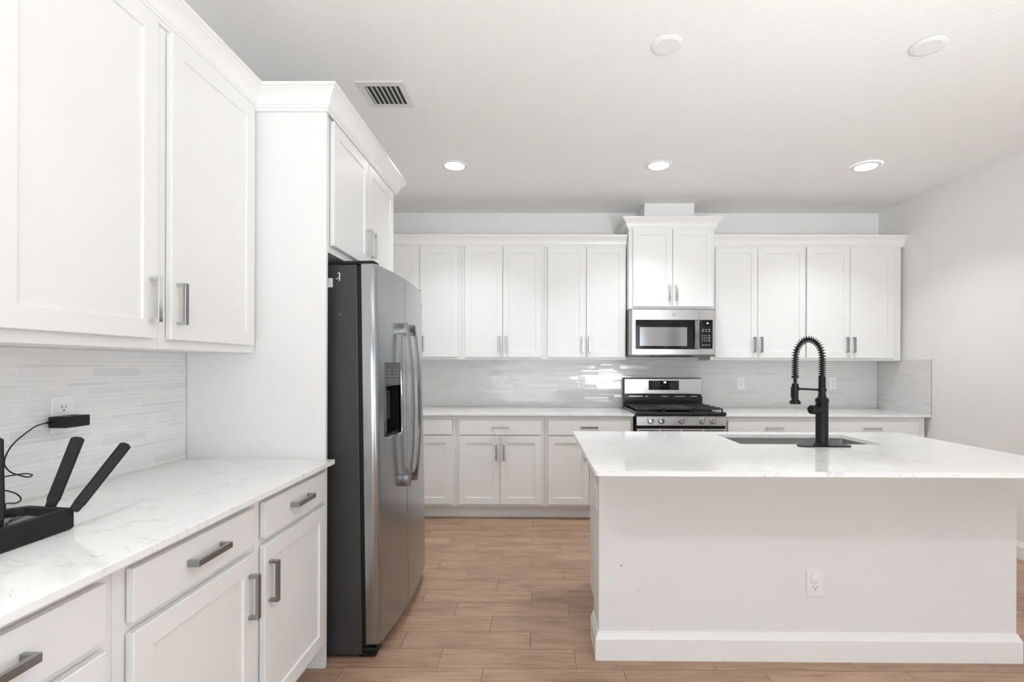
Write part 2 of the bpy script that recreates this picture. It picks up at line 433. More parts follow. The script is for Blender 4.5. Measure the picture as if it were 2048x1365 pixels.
# ------------------------------------------------------------------ countertops
CB = CT - .02
b = BM(); box(b, XL + .0015, .841, 4.142, 4.786, CB, CT, .002, 2)
solo('countertop', b, 'quartz', 'white quartz countertop on back wall left of the stove', 'countertop', loc=(-.3, 4.46, CB))
b = BM(); box(b, 1.610, XR - .001, 4.142, 4.786, CB, CT, .002, 2)
solo('countertop', b, 'quartz', 'white quartz countertop on back wall right of the stove', 'countertop', loc=(2.5, 4.46, CB))
b = BM(); box(b, XL + .001, -.872, .515, 2.111, CB, CT, .002, 2)
solo('countertop', b, 'quartz', 'white quartz countertop on the left holding the black router', 'countertop', loc=(-1.2, 1.3, CB))

IX0, IX1, IY0, IY1 = .233, 2.26, 1.902, 3.05
HX0, HX1, HY0, HY1 = 1.083, 1.836, 2.576, 2.936
b = BM()
xs, ys, RC = [IX0, HX0, HX1, IX1], [IY0, HY0, HY1, IY1], .020
def vtx(cache, x, y, z):
    k = (round(x, 5), round(y, 5), round(z, 5))
    if k not in cache: cache[k] = b.verts.new((x, y, z))
    return cache[k]
vc = {}
def cellpts(i, j):
    """outline of one slab cell; the four slab corners are rounded"""
    out = []
    for (p, q) in ((i, j), (i + 1, j), (i + 1, j + 1), (i, j + 1)):
        x, y = xs[p], ys[q]
        if p in (0, 3) and q in (0, 3):
            sx_, sy_ = (1 if p == 0 else -1), (1 if q == 0 else -1); cx_, cy_ = x + sx_ * RC, y + sy_ * RC
            a0 = math.atan2(-sy_, -sx_); arc = [(cx_ + RC * math.cos(a0 + t_), cy_ + RC * math.sin(a0 + t_)) for t_ in [PI / 4 * (k / 4 - 1) for k in range(9)]]
            out += arc
        else: out.append((x, y))
    return out
for i in range(3):
    for j in range(3):
        if (i, j) == (1, 1): continue
        for z in (CB, CT): b.faces.new([vtx(vc, x, y, z) for x, y in cellpts(i, j)])
loop = []
for i, j in ((0, 0), (1, 0), (2, 0), (2, 1), (2, 2), (1, 2), (0, 2), (0, 1)):
    loop += [p for p in cellpts(i, j) if min(abs(p[0] - IX0), abs(p[0] - IX1), abs(p[1] - IY0), abs(p[1] - IY1)) < RC - 1e-6]
cen = Vector(((IX0 + IX1) / 2, (IY0 + IY1) / 2)); uniq = {(round(x, 5), round(y, 5)): (x, y) for x, y in loop}
loop = sorted(uniq.values(), key=lambda p: math.atan2(p[1] - cen.y, p[0] - cen.x))
hole = [(HX0, HY0), (HX1, HY0), (HX1, HY1), (HX0, HY1)]
for L_ in (loop, hole):
    for k in range(len(L_)):
        p, q = L_[k], L_[(k + 1) % len(L_)]
        b.faces.new((vtx(vc, *p, CB), vtx(vc, *q, CB), vtx(vc, *q, CT), vtx(vc, *p, CT)))
solo('island_countertop', b, 'quartz', 'large white quartz slab on the island with the sink cut into it', 'countertop', loc=(1.25, 2.5, CB))

# ------------------------------------------------------------------ island
isl = thing('kitchen_island', 'white kitchen island with plain painted front wall and white baseboard', 'island', (1.22, 2.2, 0)); O = isl.location
WX0, WX1, WY0, WY1 = .287, 2.162, 2.200, 2.385
b = BM(); box(b, WX0, WX1, WY0, WY1, 0, CB - .0005, .003, 2, vertical)
kw = obj('front_wall', b, 'knee', isl, O)
for x, z, r in ((.3885, .4216, .0032), (.4665, .3088, .0018), (.530, .128, .0016)):
    b = BM(); lathe(b, [(r, 0), (r, .0006)], (x, WY0 + .0001, z), 10, (0, -1, 0)); obj('nail_hole', b, 'void', kw, O)
b = BM(); sweep(b, base_prof(.125, .015), [(WX0, WY1), (WX0, WY0), (WX1, WY0), (WX1, WY1)])
obj('baseboard', b, 'trim', isl, O)
b = BM()
# carcass with room for the sink: sides, floor, back and dividers
for a in ((.335, .353, WY1, 2.975), (1.02, 1.038, WY1, 2.975), (1.885, 1.903, WY1, 2.975), (2.144, 2.162, WY1, 2.975)):
    box(b, *a, .0, CB - .0005)
box(b, .353, 2.144, WY1 + .001, 2.975, .10, .118)
obj('cabinet_body', b, 'white', isl, O)
for x0, x1, kind in ((.338, .655, 'D'), (.66, 1.02, 'D'), (1.045, 1.455, 'S'), (1.46, 1.88, 'S'), (1.90, 2.16, 'D')):
    # doors on the working side, facing +y
    b = BM(); shaker(b, -x1, -x0, .1345, .7165 if kind == 'D' else .86); xform(b, b.verts[:], Matrix.Translation((0, 2.976, 0)) @ Matrix.Rotation(PI, 4, 'Z'))
    dd = obj('door', b, 'white', isl, O)
    if kind == 'D':
        b = BM(); box(b, x0, x1, 2.977, 2.996, .7295, .857, .002, 2); obj('drawer', b, 'white', isl, O)

# sink
snk = thing('kitchen_sink', 'stainless undermount sink set into the island countertop', 'sink', ((HX0 + HX1) / 2, (HY0 + HY1) / 2, CB - .23)); O = snk.location
b = BM()
sx0, sx1, sy0, sy1, sz0, sz1 = HX0 - .004, HX1 + .004, HY0 - .004, HY1 + .004, CB - .225, CB - .001
def rrect(x0, x1, y0, y1, r, n=5):
    o = []
    for cx, cy, a0 in ((x1 - r, y0 + r, -90), (x1 - r, y1 - r, 0), (x0 + r, y1 - r, 90), (x0 + r, y0 + r, 180)):
        for k in range(n + 1):
            a = math.radians(a0 + 90 * k / n); o.append((cx + r * math.cos(a), cy + r * math.sin(a)))
    return o
rings = []
for inset, z in ((-.018, sz1), (0, sz1), (0.0, sz0 + .02), (.006, sz0 + .006), (.02, sz0), (.3, sz0 - .0)):
    if inset == .3: pts = rrect(sx0 + .15, sx1 - .15, sy0 + .12, sy1 - .12, .012)
    else: pts = rrect(sx0 + inset, sx1 - inset, sy0 + inset, sy1 - inset, .018)
    rings.append([b.verts.new((x, y, z)) for x, y in pts])
for i in range(len(rings) - 1):
    n = len(rings[i])
    for k in range(n): b.faces.new((rings[i][k], rings[i][(k + 1) % n], rings[i + 1][(k + 1) % n], rings[i + 1][k]))
b.faces.new(rings[-1])
obj('basin', b, 'sinksteel', snk, O, True)
b = BM(); lathe(b, [(.045, 0), (.045, .002), (.034, .003), (.03, .0005)], ((HX0 + HX1) / 2, 2.78, sz0 + .0002), 28)
obj('drain', b, 'chrome', snk, O, True)

# faucet
FX, FY = 1.4715, 2.512
fau = thing('kitchen_faucet', 'matte black spring-neck faucet on the island', 'faucet', (FX, FY, CT)); O = fau.location
b = BM(); pts = []
for k in range(48):
    a = 2 * PI * k / 48; pts.append((FX + .010 + (.105 if math.cos(a) >= 0 else -.105) + .030 * math.cos(a), FY + .030 * math.sin(a)))
prism(b, pts, CT + .0002, CT + .006); obj('deck_plate', b, 'black', fau, O)
b = BM(); lathe(b, [(.037, .006), (.037, .012), (.0305, .016), (.0293, .022), (.0293, .229), (.032, .233), (.032, .240), (.029, .246), (.021, .252), (.018, .262), (.018, .27)], (FX, FY, CT), 36)
obj('body', b, 'black', fau, O, True)
b = BM(); lathe(b, [(.0165, .26), (.0165, .355), (.0175, .357), (.0175, .36)], (FX, FY, CT), 28); obj('riser_pipe', b, 'black', fau, O, True)
dirx, diry = -math.cos(.30), math.sin(.30)
LEG = .124
def neck(s):
    """path of the hose: up, elliptical bend, down; s in 0..1"""
    zt0, zt1, zb, rz = CT + .355, CT + .452, CT + .452, .100
    L1 = zt1 - zt0; La = PI * (LEG / 2 + rz) / 2; L2 = zb - (CT + .358); T = L1 + La + L2; q = s * T
    if q < L1: h, z = 0, zt0 + q
    elif q < L1 + La:
        a = PI * (q - L1) / La; h = LEG / 2 * (1 - math.cos(a)); z = zt1 + rz * math.sin(a)
    else: h, z = LEG, zb - (q - L1 - La)
    return Vector((FX + dirx * h, FY + diry * h, z))
b = BM(); tube(b, [neck(i / 60) for i in range(61)], .0080, 14); obj('hose', b, 'black', fau, O, True)
b = BM(); N = 1900; turns = 38; pts = []
# coil denser on the legs, opened on the outside of the bend
for i in range(N + 1):
    s = i / N; p = neck(s); tg = (neck(min(1, s + .002)) - neck(max(0, s - .002))).normalized()
    side = Vector((-diry, dirx, 0)); nn = tg.cross(side).normalized(); a = 2 * PI * turns * s
    pts.append(p + (nn * math.cos(a) + side * math.sin(a)) * .0160)
tube(b, pts[::2], .0021, 6); obj('spring_coil', b, 'black', fau, O, True)
hx, hy = FX + dirx * LEG, FY + diry * LEG
b = BM(); lathe(b, [(.0175, .350), (.0175, .358), (.0165, .360)], (hx, hy, CT), 24); lathe(b, [(.0085, .30), (.0085, .352)], (hx, hy, CT), 16)
obj('hose_collar', b, 'black', fau, O, True)
b = BM(); lathe(b, [(.012, .322), (.0165, .320), (.0165, .300), (.0155, .296), (.0155, .242), (.018, .236), (.026, .227), (.0272, .222), (.0268, .217), (.022, .214)], (hx, hy, CT), 30)
sp = obj('spray_head', b, 'black', fau, O, True)
b = BM(); box(b, hx - .021, hx - .014, hy - .006, hy + .006, CT + .245, CT + .303, .002); obj('spray_lever', b, 'black', sp, O)
b = BM(); z = CT + .290
tube(b, [(hx, hy, z + .004), (hx + (FX - hx) * .5, hy + (FY - hy) * .5, z + .0025), (FX, FY, z)], .0058, 12)
lathe(b, [(.0205, -.007), (.0215, -.005), (.0215, .005), (.0205, .007)], (FX, FY, z), 28); lathe(b, [(.0195, -.009), (.0195, .009)], (hx, hy, z + .004), 24)
obj('support_arm', b, 'black', fau, O, True)
b = BM(); ax = Vector((-.95, -.32, .05)).normalized(); c = Vector((FX, FY, CT + .187)) + ax * .02
lathe(b, [(.0215, 0), (.0215, .030), (.0235, .031), (.0235, .036), (.0205, .038), (.0205, .042), (.0225, .044), (.0225, .052), (.019, .057), (.006, .058)], c, 30, ax)
obj('handle_knob', b, 'black', fau, O, True)

# ------------------------------------------------------------------ strip tile backsplash
def tiles(name, label, org, u, nrm, width, z0, z1, seed, soft=0.0):
    rnd = random.Random(seed); org, u, nrm = Vector(org), Vector(u), Vector(nrm); gw = .0021
    b = BM()
    def slab(a0, a1, c0, c1, h0, h1, col=None, tilt=(0, 0, 0), lay=None, lay2=None):
        vs = []
        for h in (h0, h1):
            for a, c in ((a0, c0), (a1, c0), (a1, c1), (a0, c1)):
                vs.append(b.verts.new(org + u * a + nrm * h + Vector((0, 0, c))))
        fs = [b.faces.new([vs[i] for i in q]) for q in ((0, 1, 2, 3), (4, 5, 6, 7), (0, 1, 5, 4), (1, 2, 6, 5), (2, 3, 7, 6), (3, 0, 4, 7))]
        if lay:
            for f in fs:
                for lp in f.loops: lp[lay] = (*col, 1); lp[lay2] = (*tilt, 1)
    lay = b.loops.layers.float_color.new('Col'); lay2 = b.loops.layers.float_color.new('Tilt')
    z = z1; hs = []; pat = [.0315, .0150, .0150, .0315, .0150, .0150, .0315, .0150, .0315, .0150, .0150, .0150]
    i = 0
    while z > z0 + .004:
        h = pat[i % len(pat)]; zb = max(z0, z - h); hs.append((zb, z - gw)); z = zb; i += 1
    for zb, zt in hs:
        a = -rnd.uniform(0, .18)
        while a < width:
            L = rnd.choice((.10, .15, .20, .25, .30)) + rnd.uniform(-.01, .01)
            a0, a1 = max(0, a), min(width, a + L - gw)
            if a1 - a0 > .004:
                v = rnd.choice((.66, .68, .70, .71, .72, .63, .69, .70)); v += (.70 - v) * soft + (.05 if not soft else 0); tint = rnd.choice(((1, .99, .975), (1, .99, .98), (.985, .99, .985)))
                slab(a0, a1, zb, zt, .003, .0065, tuple(v * q for q in tint), tuple(u * rnd.uniform(-.030, .030) + Vector((0, 0, rnd.uniform(-.022, .022)))), lay, lay2)
            a += L
    root = obj('tiles', b, 'tile')
    root.name = name
    tag(root, label, 'backsplash')
    b = BM()
    lay = None
    slab(0, width, z0, z1, .0004, .0061)
    obj('grout', b, 'grout_grey' if soft else 'grout', root)
    return root
tiles('tile_backsplash', 'glossy light grey strip tile backsplash along the whole back wall', (XL + .002, YB, 0), (1, 0, 0), (0, -1, 0), XR - XL - .012, CT + .0005, UP0 + .012, 3, .45)
tiles('tile_backsplash', 'short return of strip tile on the right wall at the counter end', (XR, 4.137, 0), (0, 1, 0), (-1, 0, 0), .642, CT + .0005, 1.386, 5, .3)
tiles('tile_backsplash', 'strip tile backsplash on the left wall behind the router', (XL, .515, 0), (0, 1, 0), (1, 0, 0), 1.595, CT + .0005, UP0 - .003, 8)

# ------------------------------------------------------------------ outlets (local: plate faces -y)
def outlet(label, loc, rotz, cap=False, group='white duplex wall outlets', covered=False):
    r = thing('wall_outlet', label, 'outlet', loc, rotz, group)
    b = BM(); box(b, -.037, .037, -.005, 0, -.059, .059, .002, 2); obj('cover_plate', b, 'plate', r)
    for s in (1, -1):
        if cap and s == 1:
            b = BM(); lathe(b, [(.0185, 0), (.0185, .004), (.0165, .0055)], (-.001, -.005, .0195), 28, (0, -1, 0)); obj('safety_cap', b, 'plate', r, None, True); continue
        zc = s * .0195
        b = BM(); pts = []
        for k in range(32):
            a = 2 * PI * k / 32; pts.append((max(-.0145, min(.0145, .0175 * math.cos(a))), .0165 * math.sin(a)))
        a_ = [b.verts.new((x, -.0048, z + zc)) for x, z in pts]; c_ = [b.verts.new((x, -.0068, z + zc)) for x, z in pts]
        for i in range(32): b.faces.new((a_[i], a_[(i + 1) % 32], c_[(i + 1) % 32], c_[i]))
        b.faces.new(c_)
        rc = obj('receptacle', b, 'plate', r)
        b = BM(); box(b, -.0075, -.0052, -.0072, -.0066, zc + .000, zc + .0085); box(b, .0052, .0072, -.0072, -.0066, zc + .0005, zc + .0075)
        lathe(b, [(.0026, 0), (.0026, .0006)], (0, -.0066, zc - .0068), 12, (0, -1, 0)); obj('slots', b, 'void', rc)
    b = BM(); lathe(b, [(.0028, 0), (.0022, .001)], (0, -.005, 0), 12, (0, -1, 0)); obj('screw', b, 'plate', r)
    return r
TB = YB - .0066
outlet('white wall outlet on back backsplash nearest the refrigerator', (-.3505, TB, 1.152), 0)
outlet('white wall outlet on back backsplash just left of the stove', (.4465, TB, 1.154), 0)
outlet('white wall outlet on back backsplash just right of the stove', (2.007, TB, 1.155), 0)
outlet('white wall outlet on back backsplash to the right of the faucet', (2.903, TB, 1.158), 0)
outlet('white wall outlet low on island front with a round safety cap in its top socket', (1.2575, WY0 - .0002, .3480), 0, cap=True)
outlet('white wall outlet on the narrow left side of the island', (WX0 - .0002, 2.29, .715), -PI / 2)
outlet('white wall outlet on left backsplash with the black adapter plugged into it', (XL + .0068, 1.554, 1.163), PI / 2)

# ------------------------------------------------------------------ refrigerator
fr = thing('refrigerator', 'stainless side-by-side refrigerator with dark grey sides and door dispenser', 'refrigerator', (-.777, 2.635, 0)); O = fr.location
FY0, FY1, FH = 2.182, 3.088, 1.776
def ff(y): return -.664 - (y - 2.635) ** 2 * .16     # bulged door front, plan
b = BM(); box(b, -1.46, -.777, FY0, FY1, .02, FH, .004, 2)
body = obj('body', b, 'fridge_side', fr, O)
b = BM(); box(b, -.777, -.757, FY0 + .006, FY1 - .006, .055, FH - .004); obj('door_gasket', b, 'black', fr, O)
b = BM(); box(b, -.90, -.735, FY0 + .02, FY1 - .02, .006, .058, .004, 2); box(b, -.80, -.715, FY0 + .008, FY0 + .09, .004, .046, .012, 3); box(b, -.80, -.715, FY1 - .09, FY1 - .008, .004, .046, .012, 3)
obj('base_grille', b, 'black', fr, O)
for y0, y1 in ((FY0 + .01, FY0 + .075), (FY1 - .075, FY1 - .01)):
    b = BM(); box(b, -.86, -.700, y0, y1, FH + .002, FH + .020, .007, 3); obj('hinge_cover', b, 'blackplastic', fr, O)
def door_mesh(y0, y1, hole=None, rn=.028, rf=.028):
    """door as a vertical extrusion of its plan outline, optional rectangular hole in the front"""
    z0, z1 = .063, FH + .004; xb = -.757
    front = []   # list of (x,y) from near side to far side
    def corner(yc, s, r):
        o = []; xf = ff(yc + s * r)
        for k in range(7):
            a = PI / 2 * k / 6; o.append((xf - r + r * math.sin(a), yc + s * (r - r * math.cos(a))))
        return o
    near = corner(y0, 1, rn); far = corner(y1, -1, rf)[::-1]
    ybr = [y0 + rn + (y1 - y0 - rn - rf) * k / 14 for k in range(1, 14)]
    if hole: ybr = sorted([y for y in ybr if abs(y - hole[0]) > .008 and abs(y - hole[1]) > .008] + [hole[0], hole[1]])
    mid = [(ff(y), y) for y in ybr]
    F = [(xb, y0)] + near + mid + far + [(xb, y1)]
    zs = [z0, z0 + .004, z1 - .004, z1]
    if hole: zs = sorted(zs + [hole[2], hole[3]])
    b = BM(); grid = []
    for z in zs:
        ins = .004 if z in (z0, z1) else 0
        grid.append([b.verts.new((x - (ins if 0 < i < len(F) - 1 else 0), y + (ins if i < 3 else -ins if i > len(F) - 4 else 0), z)) for i, (x, y) in enumerate(F)])
    for j in range(len(zs) - 1):
        for i in range(len(F) - 1):
            if hole and hole[0] - 1e-6 <= F[i][1] and F[i + 1][1] <= hole[1] + 1e-6 and 0 < i < len(F) - 2 and zs[j] >= hole[2] - 1e-6 and zs[j + 1] <= hole[3] + 1e-6: continue
            b.faces.new((grid[j][i], grid[j][i + 1], grid[j + 1][i + 1], grid[j + 1][i]))
        b.faces.new((grid[j][0], grid[j + 1][0], grid[j + 1][-1], grid[j][-1]))
    b.faces.new(grid[0]); b.faces.new(grid[-1][::-1])
    return b
DY0, DY1, DZ0, DZ1 = 2.272, 2.474, .985, 1.335
nd = obj('freezer_door', door_mesh(FY0, 2.5515, (DY0, DY1, DZ0, DZ1), .03, .006), 'fridge_steel', fr, O, True)
fd = obj('fresh_food_door', door_mesh(2.5555, FY1, None, .006, .03), 'fridge_steel', fr, O, True)
# dispenser
b = BM()
x_o = ff(2.373)
def quadbox(bm, y0, y1, z0, z1, xa, xb):  # 5-sided recess open towards +x
    v = {}
    for i, x in enumerate((xa, xb)):
        for j, y in enumerate((y0, y1)):
            for k, z in enumerate((z0, z1)): v[i, j, k] = bm.verts.new((x if i else x, y, z))
    for q in (((0, 0, 0), (0, 1, 0), (0, 1, 1), (0, 0, 1)), ((0, 0, 0), (1, 0, 0), (1, 0, 1), (0, 0, 1)), ((0, 1, 0), (1, 1, 0), (1, 1, 1), (0, 1, 1)),
              ((0, 0, 0), (1, 0, 0), (1, 1, 0), (0, 1, 0)), ((0, 0, 1), (1, 0, 1), (1, 1, 1), (0, 1, 1))):
        bm.faces.new([v[p] for p in q])
quadbox(b, DY0, DY1, DZ0, 1.222, -.75, x_o - .004)
dc = obj('dispenser_recess', b, 'glass_black', nd, O)
b = BM()   # control panel, follows the door curve
ysn = [DY0 + (DY1 - DY0) * k / 8 for k in range(9)]
top = [[b.verts.new((ff(y) - (.0006 if j in (1, 2) else .012), y, z)) for y in ysn] for j, z in enumerate((1.222, 1.2225, DZ1, DZ1 + .0001))]
for j in range(3):
    for i in range(8): b.faces.new((top[j][i], top[j][i + 1], top[j + 1][i + 1], top[j + 1][i]))
obj('control_panel', b, mat('dispenser_panel_grey', (.10, .10, .10), .3, .6), nd, O)
b = BM()
for y, z, w_, h_ in ((2.372, 1.292, .030, .022),): box(b, ff(y) - .0008, ff(y) + .0003, y - w_ / 2, y + w_ / 2, z - h_ / 2, z + h_ / 2)
obj('display', b, 'glass_black', nd, O)
b = BM()
for z in (1.300, 1.284, 1.268, 1.25, 1.238):
    for y in (2.292, 2.320, 2.340, 2.358, 2.385, 2.404, 2.430):
        if z > 1.28 and 2.35 < y < 2.39: continue
        box(b, ff(y) - .0008, ff(y) + .0004, y - .0045, y + .0045, z - .0012, z + .0012)
obj('button_icons', b, 'print', nd, O)
b = BM()
tube(b, [(ff(DY1) + .001, DY1 + .004, DZ1 - .04), (ff(DY1) + .003, DY1 + .004, 1.2), (ff(DY1) + .003, DY1 + .004, 1.0), (ff(DY1) + .003, DY1 - .004, .984), (ff(DY1) + .004, DY1 - .02, .979), (ff(DY0) + .004, DY0 + .01, .979), (ff(DY0) + .001, DY0 + .001, .982)], .0045, 8)
obj('bezel', b, 'chrome', nd, O, True)
b = BM(); box(b, -.745, ff(2.33) + .004, DY0 + .003, DY1 - .003, DZ0 + .001, DZ0 + .012, .003); obj('drip_tray', b, 'black', nd, O)
b = BM(); box(b, -.735, -.700, 2.345, 2.400, 1.06, 1.20, .004); box(b, -.74, -.70, DY0 + .004, DY0 + .045, 1.190, 1.221, .003); obj('dispenser_paddle', b, 'blackplastic', nd, O)
# bowed handles
for yc, par in ((2.487, nd), (2.617, fd)):
    b = BM(); ZT, ZBt = 1.535, .705; n = 24; ringsH = []
    xd = ff(yc)
    for i in range(n + 1):
        u = i / n; z = ZBt + (ZT - ZBt) * u; bow = .026 * (1 - (2 * u - 1) ** 2); xf = xd + .040 + bow; T = .014
        ringsH.append([b.verts.new((x, y, z)) for x, y in ((xf - T, yc - .014), (xf - .003, yc - .014), (xf, yc - .010), (xf, yc + .010), (xf - .003, yc + .014), (xf - T, yc + .014))])
    for i in range(n):
        for k in range(6): b.faces.new((ringsH[i][k], ringsH[i][(k + 1) % 6], ringsH[i + 1][(k + 1) % 6], ringsH[i + 1][k]))
    b.faces.new(ringsH[0]); b.faces.new(ringsH[-1])
    for z0, z1 in ((ZT - .055, ZT + .001), (ZBt - .001, ZBt + .055)):
        box(b, xd - .002, xd + .0385, yc - .0135, yc + .0135, z0, z1, .002, 2)
    obj('door_handle', b, 'handle_steel', par, O, True)
b = BM(); yb = 3.035; lathe(b, [(.015, 0), (.015, .002), (.013, .0025)], (ff(yb) - .001, yb, 1.69), 24, (1, 0, 0)); bd = obj('round_badge', b, 'glass_black', fd, O, True)
b = BM(); lathe(b, [(.0125, 0), (.0138, 0), (.0138, .0005), (.0125, .0005), (.0125, 0)], (ff(yb) + .0012, yb, 1.69), 24, (1, 0, 0), False)
pp = [(ff(yb) + .002, yb + .007 * math.cos(a), 1.69 + .006 * math.sin(a)) for a in [k * 2 * PI / 14 for k in range(12)]]; tube(b, pp, .0007, 5); obj('badge_emblem', b, 'print', bd, O)
# sticker, scrap of tape and scuffs on the near side
b = BM(); box(b, -.955, -.886, FY0 - .0008, FY0 + .0002, 1.675, 1.716); st = obj('side_sticker', b, 'paper', fr, O)
b = BM(); xx = -.950; rnd = random.Random(4)
while xx < -.906:
    ww = rnd.choice((.0008, .0014, .002)); box(b, xx, xx + ww, FY0 - .0011, FY0 - .0007, 1.690, 1.703); xx += ww + .0012
for z in (1.708, 1.683): box(b, -.950, -.903 if z > 1.7 else -.920, FY0 - .0011, FY0 - .0007, z - .001, z + .001)
obj('sticker_print', b, 'void', st, O)
b = BM(); tube(b, smooth_path([(-.863, FY0 - .001, 1.735), (-.857, FY0 - .003, 1.740), (-.853, FY0 - .004, 1.733), (-.854, FY0 - .004, 1.720), (-.859, FY0 - .003, 1.714), (-.871, FY0 - .001, 1.712)], 6), [.0014 + .0012 * math.sin(PI * i / 30) for i in range(31)], 6)
tube(b, [(-.855, FY0 - .003, 1.716), (-.852, FY0 - .002, 1.709), (-.858, FY0 - .001, 1.703)], .0018, 6)
obj('tape_scrap', b, 'paper', fr, O, True)
b = BM()
for x, z in ((-.862, 1.560), (-.857, 1.552), (-.851, 1.549)): lathe(b, [(.0014, 0), (.0014, .0005)], (x, FY0 + .0001, z), 8, (0, -1, 0))
obj('scuff_marks', b, 'print', fr, O)
fr.rotation_euler = (0, -math.radians(.95), 0)

# ------------------------------------------------------------------ microwave
mw = thing('microwave', 'stainless over-the-range microwave above the stove', 'microwave', (1.2065, 4.55, 1.408)); O = mw.location
mx0, mx1, my, mz0, mz1 = .828, 1.586, 4.29, 1.424, 1.818
b = BM(); box(b, mx0 + .002, mx1 - .002, my + .03, 4.779, 1.408, mz1 + .011, .002, 1); obj('body', b, mat('microwave_case', (.16, .16, .16), .4, .5), mw, O)
b = BM(); box(b, mx0 + .18, mx1 - .20, my + .006, my + .10, 1.402, 1.410, .004); obj('underside_vent', b, 'black', mw, O)
def rfront(x0, x1, r0, r1):
    o = [(x0, my + .031)]
    for k in range(7):
        a = PI / 2 * k / 6
        if r0: o.append((x0 + r0 - r0 * math.cos(a), my + r0 - r0 * math.sin(a)))
    if not r0: o.append((x0, my))
    if r1:
        for k in range(7):
            a = PI / 2 * k / 6; o.append((x1 - r1 + r1 * math.sin(a), my + r1 - r1 * math.cos(a)))
    else: o.append((x1, my))
    o.append((x1, my + .031)); return o
b = BM(); prism(b, rfront(mx0, 1.4335, .026, 0), mz0, mz1); dr_ = obj('door', b, 'steel', mw, O, True)
b = BM(); box(b, .8766, 1.4260, my - .0018, my + .004, 1.470, 1.729, .0015, 1); dg = obj('door_glass', b, 'glass_black', dr_, O)
b = BM(); box(b, .914, 1.329, my - .0026, my - .001, 1.498, 1.6635, .0005, 1); obj('window', b, mat('window_screen', (.55, .56, .57), .09, .75), dg, O)
b = BM(); n = 16; rg = []
for i in range(n + 1):
    u = i / n; z = 1.476 + .246 * u; o_ = .020 + .014 * (1 - (2 * u - 1) ** 2)
    rg.append([b.verts.new(p) for p in ((1.388, my - o_ + .012, z), (1.390, my - o_, z), (1.4225, my - o_, z), (1.4245, my - o_ + .012, z))])
for i in range(n):
    for k in range(4): b.faces.new((rg[i][k], rg[i][(k + 1) % 4], rg[i + 1][(k + 1) % 4], rg[i + 1][k]))
b.faces.new(rg[0]); b.faces.new(rg[-1])
for z in (1.478, 1.702): box(b, 1.392, 1.4205, my - .012, my, z, z + .018)
obj('door_handle', b, 'handle_steel', dr_, O, True)
b = BM(); prism(b, rfront(1.4355, mx1, 0, .026), mz0, mz1); cp = obj('control_column', b, 'steel', mw, O, True)
b = BM(); box(b, 1.437, 1.5540, my - .0018, my + .004, 1.474, 1.729, .0015, 1); kp = obj('keypad', b, 'glass_black', cp, O)
b = BM(); cm = .000516; X0 = mx0 - 160 * cm
def KX(c): return X0 + c * cm
def KZ(c): return 1.728 - (c - 345) * cm
for yy, cols in ((508, (1400, 1450, 1507)), (538, (1400, 1455, 1507)), (608, (1390, 1428, 1465, 1507)), (640, (1390, 1428, 1465, 1507)), (670, (1390, 1428, 1465, 1507)), (703, (1390, 1428, 1465, 1507)), (773, (1400, 1452, 1503))):
    for c in cols:
        w_ = .0035 if len(cols) == 4 and c < 1500 else .0075
        box(b, KX(c) - w_, KX(c) + w_, my - .0024, my - .0016, KZ(yy) - .0024, KZ(yy) + .0024)
obj('key_labels', b, 'print', kp, O)
def digit(bm, x, z, s, segs, y, d=-1):
    W_, H_, T_ = s * .55, s, s * .14
    P = {'a': (0, H_ - T_, W_, H_), 'g': (0, H_ / 2 - T_ / 2, W_, H_ / 2 + T_ / 2), 'd': (0, 0, W_, T_), 'f': (0, H_ / 2, T_, H_), 'b': (W_ - T_, H_ / 2, W_, H_), 'e': (0, 0, T_, H_ / 2), 'c': (W_ - T_, 0, W_, H_ / 2)}
    for q in segs:
        a0, c0, a1, c1 = P[q]; box(bm, x + a0, x + a1, y - .0006, y, z + c0, z + c1)
SEG = {'0': 'abcdef', '1': 'bc', '2': 'abged', '3': 'abgcd', '4': 'fgbc', '8': 'abcdefg', '6': 'afgedc'}
b = BM()
for i, ch in enumerate('100'): digit(b, 1.497 + i * .0068, 1.694, .010, SEG[ch], my - .0018)
obj('clock_digits', b, 'digits', kp, O)
b = BM(); lx, lz = 1.2156, 1.7735
for r in (.0112, .0098):
    pp = [(lx + r * 1.15 * math.cos(a), my - .0006, lz + r * math.sin(a)) for a in [k * 2 * PI / 24 for k in range(25)]]; tube(b, pp, .0006, 5)
for sgn in (-1, 1): tube(b, smooth_path([(lx + sgn * .007, my - .0006, lz + .003), (lx + sgn * .003, my - .0006, lz + .005), (lx + sgn * .001, my - .0006, lz - .003), (lx + sgn * .004, my - .0006, lz - .005), (lx + sgn * .006, my - .0006, lz)], 5), .0006, 5)
obj('round_emblem', b, mat('emblem_grey', (.2, .2, .2), .4), dr_, O)

# ------------------------------------------------------------------ gas range
rg_ = thing('gas_range', 'stainless gas range with black cooktop and back guard', 'stove', (1.225, 4.4, 0)); O = rg_.location
rx0, rx1 = .8465, 1.6035
b = BM(); box(b, rx0, rx1, 4.125, 4.76, .02, .905, .002, 1); box(b, rx0 + .03, rx1 - .03, 4.18, 4.7, 0, .03); obj('body', b, 'black', rg_, O)
b = BM(); box(b, rx0 - .001, rx1 + .001, 4.098, 4.70, .905, .934, .006, 3); ct_ = obj('cooktop', b, 'enamel', rg_, O)
b = BM()   # slanted knob panel
prism_pts = [(4.127, .902), (4.100, .900), (4.101, .892), (4.092, .822), (4.127, .815)]
va = [b.verts.new((rx0 + .004, y, z)) for y, z in prism_pts]; vb = [b.verts.new((rx1 - .004, y, z)) for y, z in prism_pts]
for i in range(5): b.faces.new((va[i], va[(i + 1) % 5], vb[(i + 1) % 5], vb[i]))
